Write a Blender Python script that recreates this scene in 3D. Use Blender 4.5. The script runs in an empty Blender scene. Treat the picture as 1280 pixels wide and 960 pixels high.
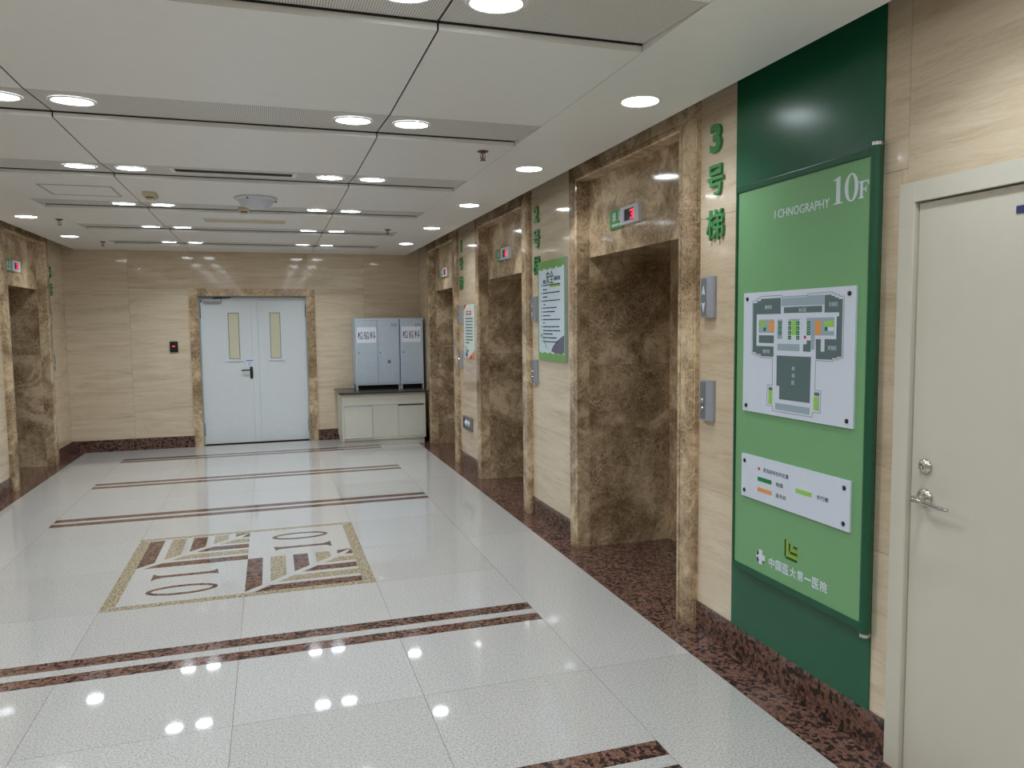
import bpy, bmesh, math, random
from mathutils import Matrix, Vector
R = math.radians
scene = bpy.context.scene
COL = scene.collection

# ------------------------------------------------------------------ camera
YAW, PITCH, ROLL, FPX, CAMH = 0.30795544, -0.07812281, -0.0105881, 948.92, 1.64
fwd = Vector((math.sin(YAW)*math.cos(PITCH), math.cos(YAW)*math.cos(PITCH), math.sin(PITCH)))
r0 = Vector((math.cos(YAW), -math.sin(YAW), 0)); u0 = r0.cross(fwd)
rt = r0*math.cos(ROLL) + u0*math.sin(ROLL); up = -r0*math.sin(ROLL) + u0*math.cos(ROLL)
cd = bpy.data.cameras.new('camera'); cam = bpy.data.objects.new('camera', cd); COL.objects.link(cam)
cd.sensor_width = 36; cd.lens = FPX/1280*36; cd.clip_start = 0.05
cam.matrix_world = Matrix(((rt.x, up.x, -fwd.x, 0), (rt.y, up.y, -fwd.y, 0), (rt.z, up.z, -fwd.z, CAMH), (0, 0, 0, 1)))
scene.camera = cam
# ------------------------------------------------------------------ world, light level
w = bpy.data.worlds.new('world'); scene.world = w; w.use_nodes = True
w.node_tree.nodes['Background'].inputs[0].default_value = (0.5, 0.52, 0.55, 1)
w.node_tree.nodes['Background'].inputs[1].default_value = 0.05
LAMP = 15.0                                   # radiance of the downlight diffusers
BEAM, SPREAD = 2.62, 124                       # power (W) and cone (degrees) of each downlight's beam
TINT = (.89, .97, 1.03)
vs = scene.view_settings
vs.view_transform = 'Standard'; vs.look = 'None'; vs.gamma = 1; vs.exposure = 0.54; vs.use_curve_mapping = False
scene.cycles.max_bounces = 10; scene.cycles.diffuse_bounces = 6; scene.cycles.glossy_bounces = 5
scene.cycles.caustics_reflective = False; scene.cycles.caustics_refractive = False
scene.cycles.sample_clamp_indirect = 8

# ------------------------------------------------------------------ materials
def srgb(*c):
    return tuple((x/255/12.92 if x/255 <= .04045 else ((x/255+.055)/1.055)**2.4) for x in c) + (1,)
class NT:
    def __init__(s, name):
        s.m = bpy.data.materials.new(name); s.m.use_nodes = True; s.t = s.m.node_tree; s.n = s.t.nodes
        s.b = s.n['Principled BSDF']
    def new(s, k, **kw):
        nd = s.n.new(k)
        for a, v in kw.items(): setattr(nd, a, v)
        return nd
    def link(s, a, b): s.t.links.new(a, b)
    def math(s, op, a, b=None):
        nd = s.new('ShaderNodeMath', operation=op)
        for i, v in enumerate((a, b)):
            if v is None: continue
            if isinstance(v, (int, float)): nd.inputs[i].default_value = v
            else: s.link(v, nd.inputs[i])
        return nd.outputs[0]
    def pos(s, scale=(1, 1, 1), rnd=0.0):
        g = s.new('ShaderNodeNewGeometry'); mp = s.new('ShaderNodeMapping'); mp.inputs['Scale'].default_value = scale
        src = g.outputs['Position']
        if rnd:
            oi = s.new('ShaderNodeObjectInfo')
            va = s.new('ShaderNodeVectorMath', operation='MULTIPLY_ADD')
            cb = s.new('ShaderNodeCombineXYZ')
            for i, k in enumerate((1.0, 1.7, 2.3)): s.link(s.math('MULTIPLY', oi.outputs['Random'], k*rnd), cb.inputs[i])
            va2 = s.new('ShaderNodeVectorMath', operation='ADD'); s.link(src, va2.inputs[0]); s.link(cb.outputs[0], va2.inputs[1]); src = va2.outputs[0]
        s.link(src, mp.inputs['Vector']); return mp.outputs[0]
    def noise(s, vec, scale, detail=5, rough=.55, dist=0.0):
        nd = s.new('ShaderNodeTexNoise'); s.link(vec, nd.inputs['Vector'])
        nd.inputs['Scale'].default_value = scale; nd.inputs['Detail'].default_value = detail
        nd.inputs['Roughness'].default_value = rough; nd.inputs['Distortion'].default_value = dist
        return nd.outputs['Fac']
    def vor(s, vec, scale, feature='F1', out='Distance', rnd=1.0):
        nd = s.new('ShaderNodeTexVoronoi', feature=feature); s.link(vec, nd.inputs['Vector'])
        nd.inputs['Scale'].default_value = scale; nd.inputs['Randomness'].default_value = rnd
        return nd.outputs[out]
    def ramp(s, fac, stops, mode='LINEAR'):
        nd = s.new('ShaderNodeValToRGB'); s.link(fac, nd.inputs[0]); cr = nd.color_ramp; cr.interpolation = mode
        while len(cr.elements) < len(stops): cr.elements.new(.5)
        for e, (p, c) in zip(cr.elements, stops): e.position = p; e.color = c if len(c) == 4 else (*c, 1)
        return nd.outputs[0]
    def mix(s, fac, a, b, mode='MIX'):
        nd = s.new('ShaderNodeMix', data_type='RGBA', blend_type=mode)
        for i, v in ((0, fac), (6, a), (7, b)):
            if isinstance(v, (int, float)): nd.inputs[i].default_value = v
            elif isinstance(v, tuple): nd.inputs[i].default_value = v
            else: s.link(v, nd.inputs[i])
        return nd.outputs[2]
    def out(s, col, rough=.5, spec=.5, metal=0, bump=None, bstr=.1, bdist=.002):
        if isinstance(col, tuple): s.b.inputs['Base Color'].default_value = col
        else: s.link(col, s.b.inputs['Base Color'])
        if isinstance(rough, (int, float)): s.b.inputs['Roughness'].default_value = rough
        else: s.link(rough, s.b.inputs['Roughness'])
        s.b.inputs['Specular IOR Level'].default_value = spec; s.b.inputs['Metallic'].default_value = metal
        if bump is not None:
            bp = s.new('ShaderNodeBump'); bp.inputs['Strength'].default_value = bstr; bp.inputs['Distance'].default_value = bdist
            s.link(bump, bp.inputs['Height']); s.link(bp.outputs[0], s.b.inputs['Normal'])
        return s.m
M = {}
def plain(name, col, rough=.5, spec=.5, metal=0, var=.04, scale=14):
    t = NT(name); v = t.pos()
    f = t.noise(v, scale, 4)
    hi = tuple(min(1, c*(1+var)) for c in col[:3]) + (1,); lo = tuple(c*(1-var) for c in col[:3]) + (1,)
    M[name] = t.out(t.ramp(f, [(.3, lo), (.7, hi)]), rough, spec, metal); return M[name]
def emit(name, col, strength):
    t = NT(name); t.b.inputs['Base Color'].default_value = col
    t.b.inputs['Emission Color'].default_value = col; t.b.inputs['Emission Strength'].default_value = strength
    M[name] = t.m

def beige_marble():
    t = NT('beige_marble'); v = t.pos((1, 1, 10), 9.0)
    n1 = t.noise(v, 1.5, 8, .62, .8); n2 = t.noise(t.pos((1, 1, 11), 5.0), 3.0, 6, .7, 1.6); n3 = t.noise(t.pos((1, 1, 2), 3.0), .7, 2)
    c = t.ramp(n1, [(.3, srgb(190, 172, 147)), (.5, srgb(211, 196, 173)), (.7, srgb(223, 210, 190))])
    vein = t.ramp(n2, [(.44, (0, 0, 0)), (.5, (1, 1, 1)), (.56, (0, 0, 0))])
    c = t.mix(t.math('MULTIPLY', vein, .4), c, srgb(230, 218, 200))
    oi = t.new('ShaderNodeObjectInfo')
    tint = t.ramp(oi.outputs['Random'], [(0, srgb(243, 236, 228)), (1, srgb(255, 254, 250))])
    c = t.mix(1.0, c, tint, 'MULTIPLY'); c = t.mix(t.math('MULTIPLY', n3, .25), c, srgb(194, 175, 152))
    M['beige_marble'] = t.out(c, .075, .38)
def brown_marble():
    t = NT('brown_marble'); v0 = t.pos((1, 1, 1), 7.0)
    nz = t.new('ShaderNodeTexNoise'); t.link(v0, nz.inputs['Vector']); nz.inputs['Scale'].default_value = 6; nz.inputs['Detail'].default_value = 4
    va = t.new('ShaderNodeVectorMath', operation='MULTIPLY_ADD'); t.link(nz.outputs['Color'], va.inputs[0]); va.inputs[1].default_value = (.16, .16, .16); t.link(v0, va.inputs[2]); v = va.outputs[0]
    big = t.noise(v0, 1.9, 7, .62, 1.2); f = t.noise(v, 17, 8, .7, .8)
    e1 = t.vor(v, 11, 'DISTANCE_TO_EDGE'); e2 = t.vor(v, 24, 'DISTANCE_TO_EDGE'); e3 = t.vor(v, 43, 'DISTANCE_TO_EDGE')
    m1 = t.ramp(t.noise(v0, 3.1, 4), [(.4, (0, 0, 0)), (.62, (1, 1, 1))])
    c = t.ramp(big, [(.38, srgb(118, 94, 68)), (.5, srgb(164, 138, 107)), (.61, srgb(214, 191, 157))])
    c = t.mix(t.ramp(f, [(.36, (.6, .6, .6)), (.52, (0, 0, 0))]), c, srgb(104, 80, 57))
    c = t.mix(t.ramp(f, [(.52, (0, 0, 0)), (.7, (.45, .45, .45))]), c, srgb(208, 186, 154))
    for e, w_, k in ((e1, .02, .85), (e2, .04, .7), (e3, .075, .5)):
        c = t.mix(t.math('MULTIPLY', t.ramp(e, [(0, (k, k, k)), (w_, (0, 0, 0))]), t.math('ADD', t.math('MULTIPLY', m1, .75), .25)), c, srgb(228, 206, 174))
    M['brown_marble'] = t.out(c, .09, .5)
def red_granite():
    t = NT('red_granite'); v = t.pos()
    cell = t.vor(v, 58, 'F1', 'Color'); sep = t.new('ShaderNodeSeparateColor'); t.link(cell, sep.inputs[0])
    c = t.ramp(sep.outputs[0], [(0, srgb(40, 33, 31)), (.28, srgb(54, 43, 40)), (.38, srgb(102, 73, 62)), (.75, srgb(128, 94, 81)), (1, srgb(92, 66, 58))], 'LINEAR')
    f = t.noise(v, 120, 4); c = t.mix(t.ramp(f, [(.53, (0, 0, 0)), (.62, (.85, .85, .85))]), c, srgb(40, 32, 30))
    M['red_granite'] = t.out(c, .1, .5)
def tan_granite():
    t = NT('tan_granite'); v = t.pos()
    c = t.ramp(t.noise(v, 60, 5, .75), [(.36, srgb(88, 78, 62)), (.5, srgb(142, 130, 107)), (.64, srgb(186, 176, 152))])
    M['tan_granite'] = t.out(c, .08, .5)
def floor_stone():
    t = NT('white_granite'); v = t.pos()
    f = t.noise(v, 120, 4, .75); g = t.noise(v, 260, 2); big = t.noise(v, 1.1, 4)
    c = t.ramp(f, [(.36, srgb(134, 129, 124)), (.47, srgb(172, 170, 167)), (.62, srgb(190, 190, 189))])
    c = t.mix(t.ramp(g, [(.58, (0, 0, 0)), (.66, (.6, .6, .6))]), c, srgb(122, 116, 110))
    oi = t.new('ShaderNodeObjectInfo')
    c = t.mix(1.0, c, t.ramp(oi.outputs['Random'], [(0, srgb(247, 246, 244)), (1, srgb(255, 255, 255))]), 'MULTIPLY')
    c = t.mix(t.ramp(big, [(.4, (0, 0, 0)), (.7, (.25, .25, .25))]), c, srgb(176, 172, 168))
    M['white_granite'] = t.out(c, .045, .55)
    plain('inlay_white', srgb(216, 216, 216), .05, .55, var=.03, scale=90)
def ceiling_mats():
    plain('ceiling_panel', srgb(238, 238, 235), .38, .45, var=.012)
    t = NT('perforated_panel'); v = t.pos((1, 1, 1)); sx = t.new('ShaderNodeSeparateXYZ'); t.link(v, sx.inputs[0])
    def cell(o): return t.math('SUBTRACT', t.math('FRACT', t.math('MULTIPLY', o, 110.0)), .5)
    a, b = cell(sx.outputs[0]), cell(sx.outputs[1])
    rr = t.math('ADD', t.math('MULTIPLY', a, a), t.math('MULTIPLY', b, b))
    dot = t.math('LESS_THAN', rr, .075)
    M['perforated_panel'] = t.out(t.mix(dot, srgb(228, 226, 221), srgb(96, 94, 90)), .42, .4)
beige_marble(); brown_marble(); red_granite(); tan_granite(); floor_stone(); ceiling_mats()
plain('grout', srgb(120, 112, 102), .8, .2)
plain('shaft_dark', srgb(40, 34, 28), .7, .2)
plain('cream_paint', srgb(202, 198, 184), .42, .35, var=.012)
plain('pale_blue_paint', srgb(214, 220, 223), .35, .4, var=.015)
plain('steel_frame_paint', srgb(168, 176, 176), .4, .4)
plain('locker_grey', srgb(180, 191, 202), .38, .45, var=.04)
plain('cabinet_cream', srgb(208, 206, 194), .4, .4, var=.015)
plain('counter_dark', srgb(62, 58, 52), .25, .5)
plain('black_plastic', srgb(18, 18, 20), .35, .5)
plain('gap_black', srgb(10, 10, 11), .6, .3)  # black fill for joints, gaps and voids, their shade put into the colour
plain('chrome', srgb(205, 202, 196), .14, .5, 1, var=.02)
plain('brushed_steel', srgb(150, 152, 156), .34, .5, 1, var=.05, scale=40)
plain('grey_metal', srgb(158, 161, 168), .34, .5, .2, var=.03)
plain('grey_metal_dark', srgb(120, 123, 130), .34, .5, .2, var=.03)
plain('hinge_brown', srgb(96, 90, 78), .45, .5, .6)
plain('green_dark', srgb(30, 92, 64), .26, .5, var=.03)
plain('green_frame', srgb(26, 82, 56), .34, .4, var=.02)
plain('green_light', srgb(116, 164, 116), .42, .35, var=.015)
plain('green_letter', srgb(66, 138, 80), .3, .5, var=.02)
plain('green_sign', srgb(70, 146, 72), .35, .4, var=.02)
plain('poster_green', srgb(114, 166, 88), .3, .4, var=.02)
plain('poster_pale', srgb(206, 222, 234), .3, .4, var=.01)
plain('poster_mint', srgb(214, 228, 216), .3, .4, var=.01)
plain('plate_white', srgb(206, 214, 228), .25, .45, var=.008)
plain('paper_white', srgb(222, 226, 236), .7, .2, var=.01)
plain('ink_black', srgb(44, 44, 56), .6, .2)
plain('ink_grey', srgb(108, 116, 132), .6, .2)
plain('letter_white', srgb(206, 216, 226), .4, .4, var=.01)
plain('map_dark', srgb(92, 112, 114), .3, .4, var=.01)
plain('map_light', srgb(152, 170, 182), .3, .4, var=.01)
plain('map_line', srgb(120, 128, 134), .3, .4)
plain('map_orange', srgb(226, 152, 84), .3, .4)
plain('map_green', srgb(148, 200, 92), .3, .4)
plain('map_lift', srgb(16, 122, 66), .3, .4)
plain('red_print', srgb(206, 40, 56), .4, .4)
plain('orange_print', srgb(232, 140, 90), .4, .4)
plain('purple_print', srgb(108, 98, 128), .4, .4)
plain('lime_print', srgb(150, 172, 40), .4, .4)
plain('logo_dark', srgb(26, 74, 24), .4, .4)
plain('frosted_cream', srgb(206, 204, 178), .28, .4, var=.01)
plain('housing_silver', srgb(204, 208, 216), .35, .45, var=.01)
plain('dome_white', srgb(206, 210, 220), .3, .5, var=.01)
plain('device_cream', srgb(206, 196, 166), .5, .3)
plain('red_bulb', srgb(120, 40, 40), .3, .5)
plain('bronze', srgb(110, 90, 78), .35, .5, .8)
plain('blue_label', srgb(58, 62, 108), .4, .4)
plain('blue_print', srgb(90, 150, 206), .4, .4)
plain('door_metal', srgb(120, 112, 100), .3, .5, 1)
emit('lamp_diffuser', (*TINT, 1), LAMP)
emit('led_red', (1.0, .02, .06, 1), 1.3)
emit('led_dot', (1.0, .05, .05, 1), 2.0)

# ------------------------------------------------------------------ geometry helpers
class MB:
    def __init__(s): s.v = []; s.f = []
    def add(s, vs, fs):
        o = len(s.v); s.v += [tuple(p) for p in vs]; s.f += [tuple(i+o for i in f) for f in fs]; return s
    def box(s, x0, x1, y0, y1, z0, z1):
        return s.add([(x0,y0,z0),(x1,y0,z0),(x1,y1,z0),(x0,y1,z0),(x0,y0,z1),(x1,y0,z1),(x1,y1,z1),(x0,y1,z1)],
                     [(0,3,2,1),(4,5,6,7),(0,1,5,4),(1,2,6,5),(2,3,7,6),(3,0,4,7)])
    def prism(s, pts, y0, y1):          # polygon in (x,z), extruded from y0 (front) to y1
        n = len(pts); a = sum(pts[i][0]*pts[(i+1)%n][1]-pts[(i+1)%n][0]*pts[i][1] for i in range(n))
        if a < 0: pts = pts[::-1]
        return s.add([(x,y0,z) for x,z in pts]+[(x,y1,z) for x,z in pts],
                     [tuple(range(n)), tuple(range(2*n-1,n-1,-1))]+[(i,i+n,(i+1)%n+n,(i+1)%n) for i in range(n)])
    def slab(s, pts, z0, z1):           # polygon in (x,y), extruded in z
        n = len(pts); a = sum(pts[i][0]*pts[(i+1)%n][1]-pts[(i+1)%n][0]*pts[i][1] for i in range(n))
        if a < 0: pts = pts[::-1]
        return s.add([(x,y,z1) for x,y in pts]+[(x,y,z0) for x,y in pts],
                     [tuple(range(n)), tuple(range(2*n-1,n-1,-1))]+[(i,i+n,(i+1)%n+n,(i+1)%n) for i in range(n)])
    def cyl(s, c, r, h, axis='z', n=20, r2=None):   # from c along +axis by h
        r2 = r if r2 is None else r2; vs = []
        for rr, t in ((r, 0), (r2, h)):
            for i in range(n):
                a = 2*math.pi*i/n; p, q = rr*math.cos(a), rr*math.sin(a)
                vs.append({'z': (c[0]+p, c[1]+q, c[2]+t), 'y': (c[0]+p, c[1]+t, c[2]+q), 'x': (c[0]+t, c[1]+p, c[2]+q)}[axis])
        return s.add(vs, [tuple(range(n-1,-1,-1)), tuple(range(n,2*n))]+[(i,(i+1)%n,(i+1)%n+n,i+n) for i in range(n)])
    def lathe(s, prof, c=(0,0,0), n=24, axis='z', caps=True):
        vs = []; m = len(prof)
        for r, t in prof:
            for i in range(n):
                a = 2*math.pi*i/n; p, q = r*math.cos(a), r*math.sin(a)
                vs.append((c[0]+p, c[1]+q, c[2]+t) if axis == 'z' else (c[0]+p, c[1]+t, c[2]+q))
        fs = [(k*n+i, k*n+(i+1)%n, (k+1)*n+(i+1)%n, (k+1)*n+i) for k in range(m-1) for i in range(n)]
        if caps and prof[0][0] > 1e-5: fs.append(tuple(range(n-1,-1,-1)))
        if caps and prof[-1][0] > 1e-5: fs.append(tuple((m-1)*n+i for i in range(n)))
        return s.add(vs, fs)
    def ring(s, rx, rz, th, y0, y1, c=(0,0), n=36):   # elliptical ring in x,z
        o = []
        for y in (y0, y1):
            for k in (0, 1):
                for i in range(n):
                    a = 2*math.pi*i/n; o.append((c[0]+(rx-k*th)*math.cos(a), y, c[1]+(rz-k*th)*math.sin(a)))
        f = []
        for i in range(n):
            j = (i+1) % n
            f += [(i,j,n+j,n+i),(2*n+i,3*n+i,3*n+j,2*n+j),(i,2*n+i,2*n+j,j),(n+i,n+j,3*n+j,3*n+i)]
        return s.add(o, f)
    def tube(s, pts, r, n=8):
        vs = []; m = len(pts); pts = [Vector(p) for p in pts]
        for k, p in enumerate(pts):
            d = (pts[min(k+1,m-1)]-pts[max(k-1,0)]).normalized(); rr = r[k] if isinstance(r, (list, tuple)) else r
            a = d.cross(Vector((0,0,1))); a = a.normalized() if a.length > .1 else Vector((1,0,0)); b = d.cross(a)
            vs += [tuple(p + a*rr*math.cos(2*math.pi*i/n) + b*rr*math.sin(2*math.pi*i/n)) for i in range(n)]
        fs = [(k*n+i, k*n+(i+1)%n, (k+1)*n+(i+1)%n, (k+1)*n+i) for k in range(m-1) for i in range(n)]
        return s.add(vs, fs+[tuple(range(n-1,-1,-1)), tuple((m-1)*n+i for i in range(n))])
    def mesh(s, name, mat, smooth=False, bevel=0, seg=2):
        me = bpy.data.meshes.new(name); me.from_pydata(s.v, [], s.f)
        bm = bmesh.new(); bm.from_mesh(me)
        if bevel:
            bmesh.ops.bevel(bm, geom=[e for e in bm.edges if len(e.link_faces) == 2 and e.calc_face_angle(0) > .6], offset=bevel, segments=seg, affect='EDGES', profile=.6)
        bmesh.ops.recalc_face_normals(bm, faces=bm.faces); bm.to_mesh(me); bm.free()
        me.materials.append(M[mat])
        if smooth:
            me.shade_smooth() if hasattr(me, 'shade_smooth') else [setattr(p, 'use_smooth', True) for p in me.polygons]
            try: me.set_sharp_from_angle(angle=R(40))
            except Exception: pass
        return me
    def build(s, name, mat, parent=None, smooth=False, bevel=0, seg=2, loc=None, label=None):
        return obj(name, s.mesh(name, mat, smooth, bevel, seg), parent, loc, label)
def obj(name, me, parent=None, loc=None, label=None):
    o = bpy.data.objects.new(name, me); COL.objects.link(o); o.parent = parent
    if loc: o.location = loc
    if label: o['label'] = label
    return o
def tag(o, label, cat, group=None):
    o['label'] = label; o['category'] = cat
    if group: o['group'] = group
    return o
def stuff(o): o['kind'] = 'stuff'; return o
def thing(name, label, cat, loc, rz=0, group=None):
    o = bpy.data.objects.new(name, None); COL.objects.link(o); o.empty_display_size = .1
    o.location = loc; o.rotation_euler = (0, 0, rz); return tag(o, label, cat, group)
def struct(o, label=None, cat=None):
    o['kind'] = 'structure'
    if label: o['label'] = label; o['category'] = cat
    return o
_bc = {}
def piece(name, x0, x1, y0, y1, z0, z1, mat, parent, label=None):   # box piece sharing mesh data with alike ones
    k = (round(x1-x0, 4), round(y1-y0, 4), round(z1-z0, 4), mat)
    if k not in _bc: _bc[k] = MB().box(0, k[0], 0, k[1], 0, k[2]).mesh(name, mat)
    return obj(name, _bc[k], parent, (x0, y0, z0), label)
def glyphs(name, s, x0, x1, z0, z1, depth, mat, parent, y=0.0, bold=0.0, label=None):
    """lettering fitted into a box in the x,z plane, facing -y, back at y"""
    cu = bpy.data.curves.new(name, 'FONT'); cu.body = s; cu.extrude = depth/2; cu.resolution_u = 3; cu.offset = bold
    to = bpy.data.objects.new('tmp', cu); COL.objects.link(to)
    dg = bpy.context.evaluated_depsgraph_get(); dg.update()
    me = bpy.data.meshes.new_from_object(to.evaluated_get(dg)); bpy.data.objects.remove(to); bpy.data.curves.remove(cu)
    xs = [v.co.x for v in me.vertices]; ys = [v.co.y for v in me.vertices]
    sx = (x1-x0)/max(1e-6, max(xs)-min(xs)); sy = (z1-z0)/max(1e-6, max(ys)-min(ys)); mx, my = min(xs), min(ys)
    for v in me.vertices: v.co = ((v.co.x-mx)*sx+x0, y-depth/2-v.co.z, (v.co.y-my)*sy+z0)
    me.materials.clear(); me.materials.append(M[mat]); me.name = name
    return obj(name, me, parent, None, label)
def copy_tree(o, parent=None):
    c = o.copy(); COL.objects.link(c); c.parent = parent
    for ch in list(o.children): copy_tree(ch, c)
    return c
RW, LW, BW = -math.pi/2, math.pi/2, 0.0      # wall frames: local x runs along the wall, local +y goes into it
XR, XL, YB, ZC = 2.138, -2.538, 11.254, 2.675
ZS = 2.96                                     # structural slab above the hung ceiling
EX0, EX1 = -2.386, 1.959                      # side edges of the hung ceiling (it stops short of the walls)
K = .9324
YF = -3.0
ZT = 0.155                                    # top of the baseboard
EY = [4.35, 7.0, 9.605]                       # lift centres along the lobby (3, 2, 1)
HW, FW = 0.71, 0.158                          # half opening, frame width

# ------------------------------------------------------------------ floor
floor = struct(MB().box(-3.4, 3.0, YF-.1, YB+.25, -.12, -.004).build('floor', 'grout'), 'polished pale granite lobby floor with dark red stripes', 'floor')
G = .0009
def tile(x0, x1, y0, y1, mat='white_granite', name='floor_tile', g=G): piece(name, x0+g, x1-g, y0+g, y1-g, -.006, 0, mat, floor)
XB0, XB1 = -2.38, 1.943
cols = [-1.8, -1.0, -.2, .6, 1.4]
PER, BC = 1.583, 4.018                        # stripe period and one band centre
bands = [BC + PER*k for k in (-4, -3, -2, -1, 0, 2, 3, 4)]
mids = [BC + PER*(k+.5) for k in range(-5, 5)]
YE = YB - .02
rows = []                                     # rows of tiles between bands / joints
for k in range(-4, 5):
    c = BC + PER*k; a, b = c-PER/2, c+PER/2
    if k == 1: rows.append((a, b, 'mosaic', c))
    else: rows.append((a, c-.135, 'tile', c)); rows.append((c-.135, c+.135, 'band', c)); rows.append((c+.135, b, 'tile', c))
    # outer columns run plain beside the bands
    cuts = [a, b] if k != 1 else [a, c, b]
    for y0, y1 in zip(cuts, cuts[1:]):
        y0 = max(y0, YF); y1 = min(y1, YE)
        if y1-y0 > .05:
            tile(XB0, cols[0], y0, y1); tile(cols[-1], XB1, y0, y1)
last = BC + PER*4.5
tile(XB0, cols[0], last, YE); tile(cols[-1], XB1, last, YE)
rows.append((last, YE, 'tile', 0))
for y0, y1, kind, c in rows:
    y0 = max(y0, YF); y1 = min(y1, YE)
    if y1-y0 < .02: continue
    for x0, x1 in zip(cols, cols[1:]):
        if kind == 'tile': tile(x0, x1, y0, y1)
        elif kind == 'band':
            tile(x0, x1, c-.135, c-.037, 'red_granite', 'stripe_slab'); tile(x0, x1, c-.037, c+.033); tile(x0, x1, c+.033, c+.135, 'red_granite', 'stripe_slab')
        elif x0 < -1.2 or x0 > .5:
            tile(x0, x1, y0, c); tile(x0, x1, c, y1)
# the square inlay with the two floor numbers and the two leaf patterns
MX0, MX1, MY0, MY1, MCX, MCY, BWD = -1.0, .6, BC+PER/2, BC+PER*1.5, -.2, BC+PER, .078
inlay = MB().box(MX0+G, MX1-G, MY0+G, MY1-G, -.006, 0).build('floor_inlay', 'white_granite', floor, label='square stone inlay with striped leaves and number 10')
def inl(pts, mat, name): MB().slab(pts, -.001, .0008).build(name, mat, inlay)
a, b, c_, d = MX0+BWD, MX1-BWD, MY0+BWD, MY1-BWD
inl([(MX0,MY0),(a,c_),(a,d),(MX0,MY1)], 'tan_granite', 'border_strip'); inl([(MX1,MY0),(b,c_),(b,d),(MX1,MY1)], 'tan_granite', 'border_strip')
inl([(MX0,MY0),(MX1,MY0),(b,MY0+.062),(a,MY0+.062)], 'tan_granite', 'border_strip'); inl([(MX0,MY1),(MX1,MY1),(b,MY1-.05),(a,MY1-.05)], 'tan_granite', 'border_strip')
def leaf(qx0, qy0, qx1, qy1):
    W, H = qx1-qx0, qy1-qy0; p = W/4.68; q = H/4.68; dg = .028
    for i in range(5):
        m = ('red_granite', 'tan_granite')[i % 2]
        x0, x1 = i*p, i*p+p*.66                        # bars running away, above the diagonal
        inl([(qx0+x0, qy0+x0*H/W+dg), (qx0+x1, qy0+x1*H/W+dg), (qx0+x1, max(qy1, qy0+x1*H/W+dg+.004)), (qx0+x0, qy1)], m, 'leaf_bar')
        y0, y1 = i*q, i*q+q*.66                        # bars running across, below the diagonal
        e0, e1 = qx0+y0*W/H+.05, qx0+y1*W/H+.05
        if e1 > qx1-.01: e1 = qx1-.01
        inl([(e0, qy0+y0), (qx1, qy0+y0), (qx1, qy0+y1), (e1, qy0+y1)], m, 'leaf_bar')
leaf(a, MCY, MCX, d-.0); leaf(MCX, c_-.016, b, MCY)
def floor_ten(cx, cy, sgn):
    # numerals lie on their side: the stroke runs along x
    def P(u, v): return (cx+sgn*u, cy+sgn*v)
    L = .205
    pts = [(-L-.008,.115-.072),(-L+.018,.115-.04),(-L+.06,.115-.022),(L-.06,.115-.022),(L-.02,.115-.036),(L-.004,.115-.05),(L-.018,.115+.062),(L-.04,.115+.03),(L-.07,.115+.022),(-L+.06,.115+.022),(-L+.02,.115+.036),(-L-.008,.115+.07)]
    inl([P(*q) for q in pts], 'red_granite', 'numeral_one')
    n = 40; mb = MB(); vs = []
    for z in (.0008, -.001):
        for k in (0, 1):
            for i in range(n):
                t = 2*math.pi*i/n; vs.append((*P((L+.006-k*.032)*math.cos(t), -.19+(.094-k*.034)*math.sin(t)), z))
    fs = []
    for i in range(n):
        j = (i+1) % n; fs += [(i,j,n+j,n+i),(2*n+i,3*n+i,3*n+j,2*n+j),(i,2*n+i,2*n+j,j),(n+i,n+j,3*n+j,3*n+i)]
    mb.add(vs, fs).build('numeral_zero', 'red_granite', inlay)
floor_ten(-.578, 5.27, 1); floor_ten(.178, 5.92, -1)
# dark border slabs along the walls and inside the lift recesses
for x0, x1, sg in ((XB1, XR, 1), (XL, XB0, -1)):
    y = YF
    while y < YB-.02:
        y1 = min(y+1.6, YB-.02); tile(x0, x1, y, y1, 'red_granite', 'border_slab', .0005); y = y1
    for c in EY:
        if sg > 0: tile(XR, XR+.80, c-HW, c+HW, 'red_granite', 'recess_slab', 0.0)
        else: tile(XL-.80, XL, c-HW, c+HW, 'red_granite', 'recess_slab', 0.0)
tile(XL, XR, YB-.02, YB, 'red_granite', 'border_slab', 0.0)
tile(-.93, .53, YB, YB+.14, 'red_granite', 'threshold_slab', 0.0)

# ------------------------------------------------------------------ ceiling
ceiling = struct(MB().box(XL-.1, XR+.1, YF-.1, YB+.1, ZS, ZS+.1).build('ceiling', 'shaft_dark'), 'stepped white metal ceiling with perforated strips', 'ceiling')
RIS = [-1.95, -.40, 1.15, 2.704, 4.298, 5.860, 7.422, 8.951, 10.443]
CX = [-1.77, -.974, .601, 1.399]
SD, SH = .466, .028                           # depth and rise of the perforated strips
PG = .0035
for i, r in enumerate(RIS):
    p0 = RIS[i-1] if i else YF
    piece('joint_shade_strip', CX[0]+.004, CX[-1]-.004, r-.0115, r-.0005, ZC+.024, ZC+.036, 'gap_black', ceiling)  # black strips in the open panel joints, gap shade done as colour
    for k, x in enumerate(CX):
        g = PG*.8 if 0 < k < 3 else .0018
        piece('joint_shade_strip', x-g, x+g, p0+.001, r-SD, ZC+.0015, ZC+.02, 'gap_black', ceiling)
        if k in (0, 3): x += .002 if k == 0 else -.002; g = .0016
        MB().add([(x-g,r-SD,ZC+.002),(x+g,r-SD,ZC+.002),(x+g,r-.013,ZC+SH+.002),(x-g,r-.013,ZC+SH+.002),(x-g,r-SD,ZC+.01),(x+g,r-SD,ZC+.01),(x+g,r-.013,ZC+SH+.01),(x-g,r-.013,ZC+SH+.01)], [(0,3,2,1),(4,5,6,7),(0,1,5,4),(1,2,6,5),(2,3,7,6),(3,0,4,7)]).build('joint_shade_strip', 'gap_black', ceiling)
y = YF
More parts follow.
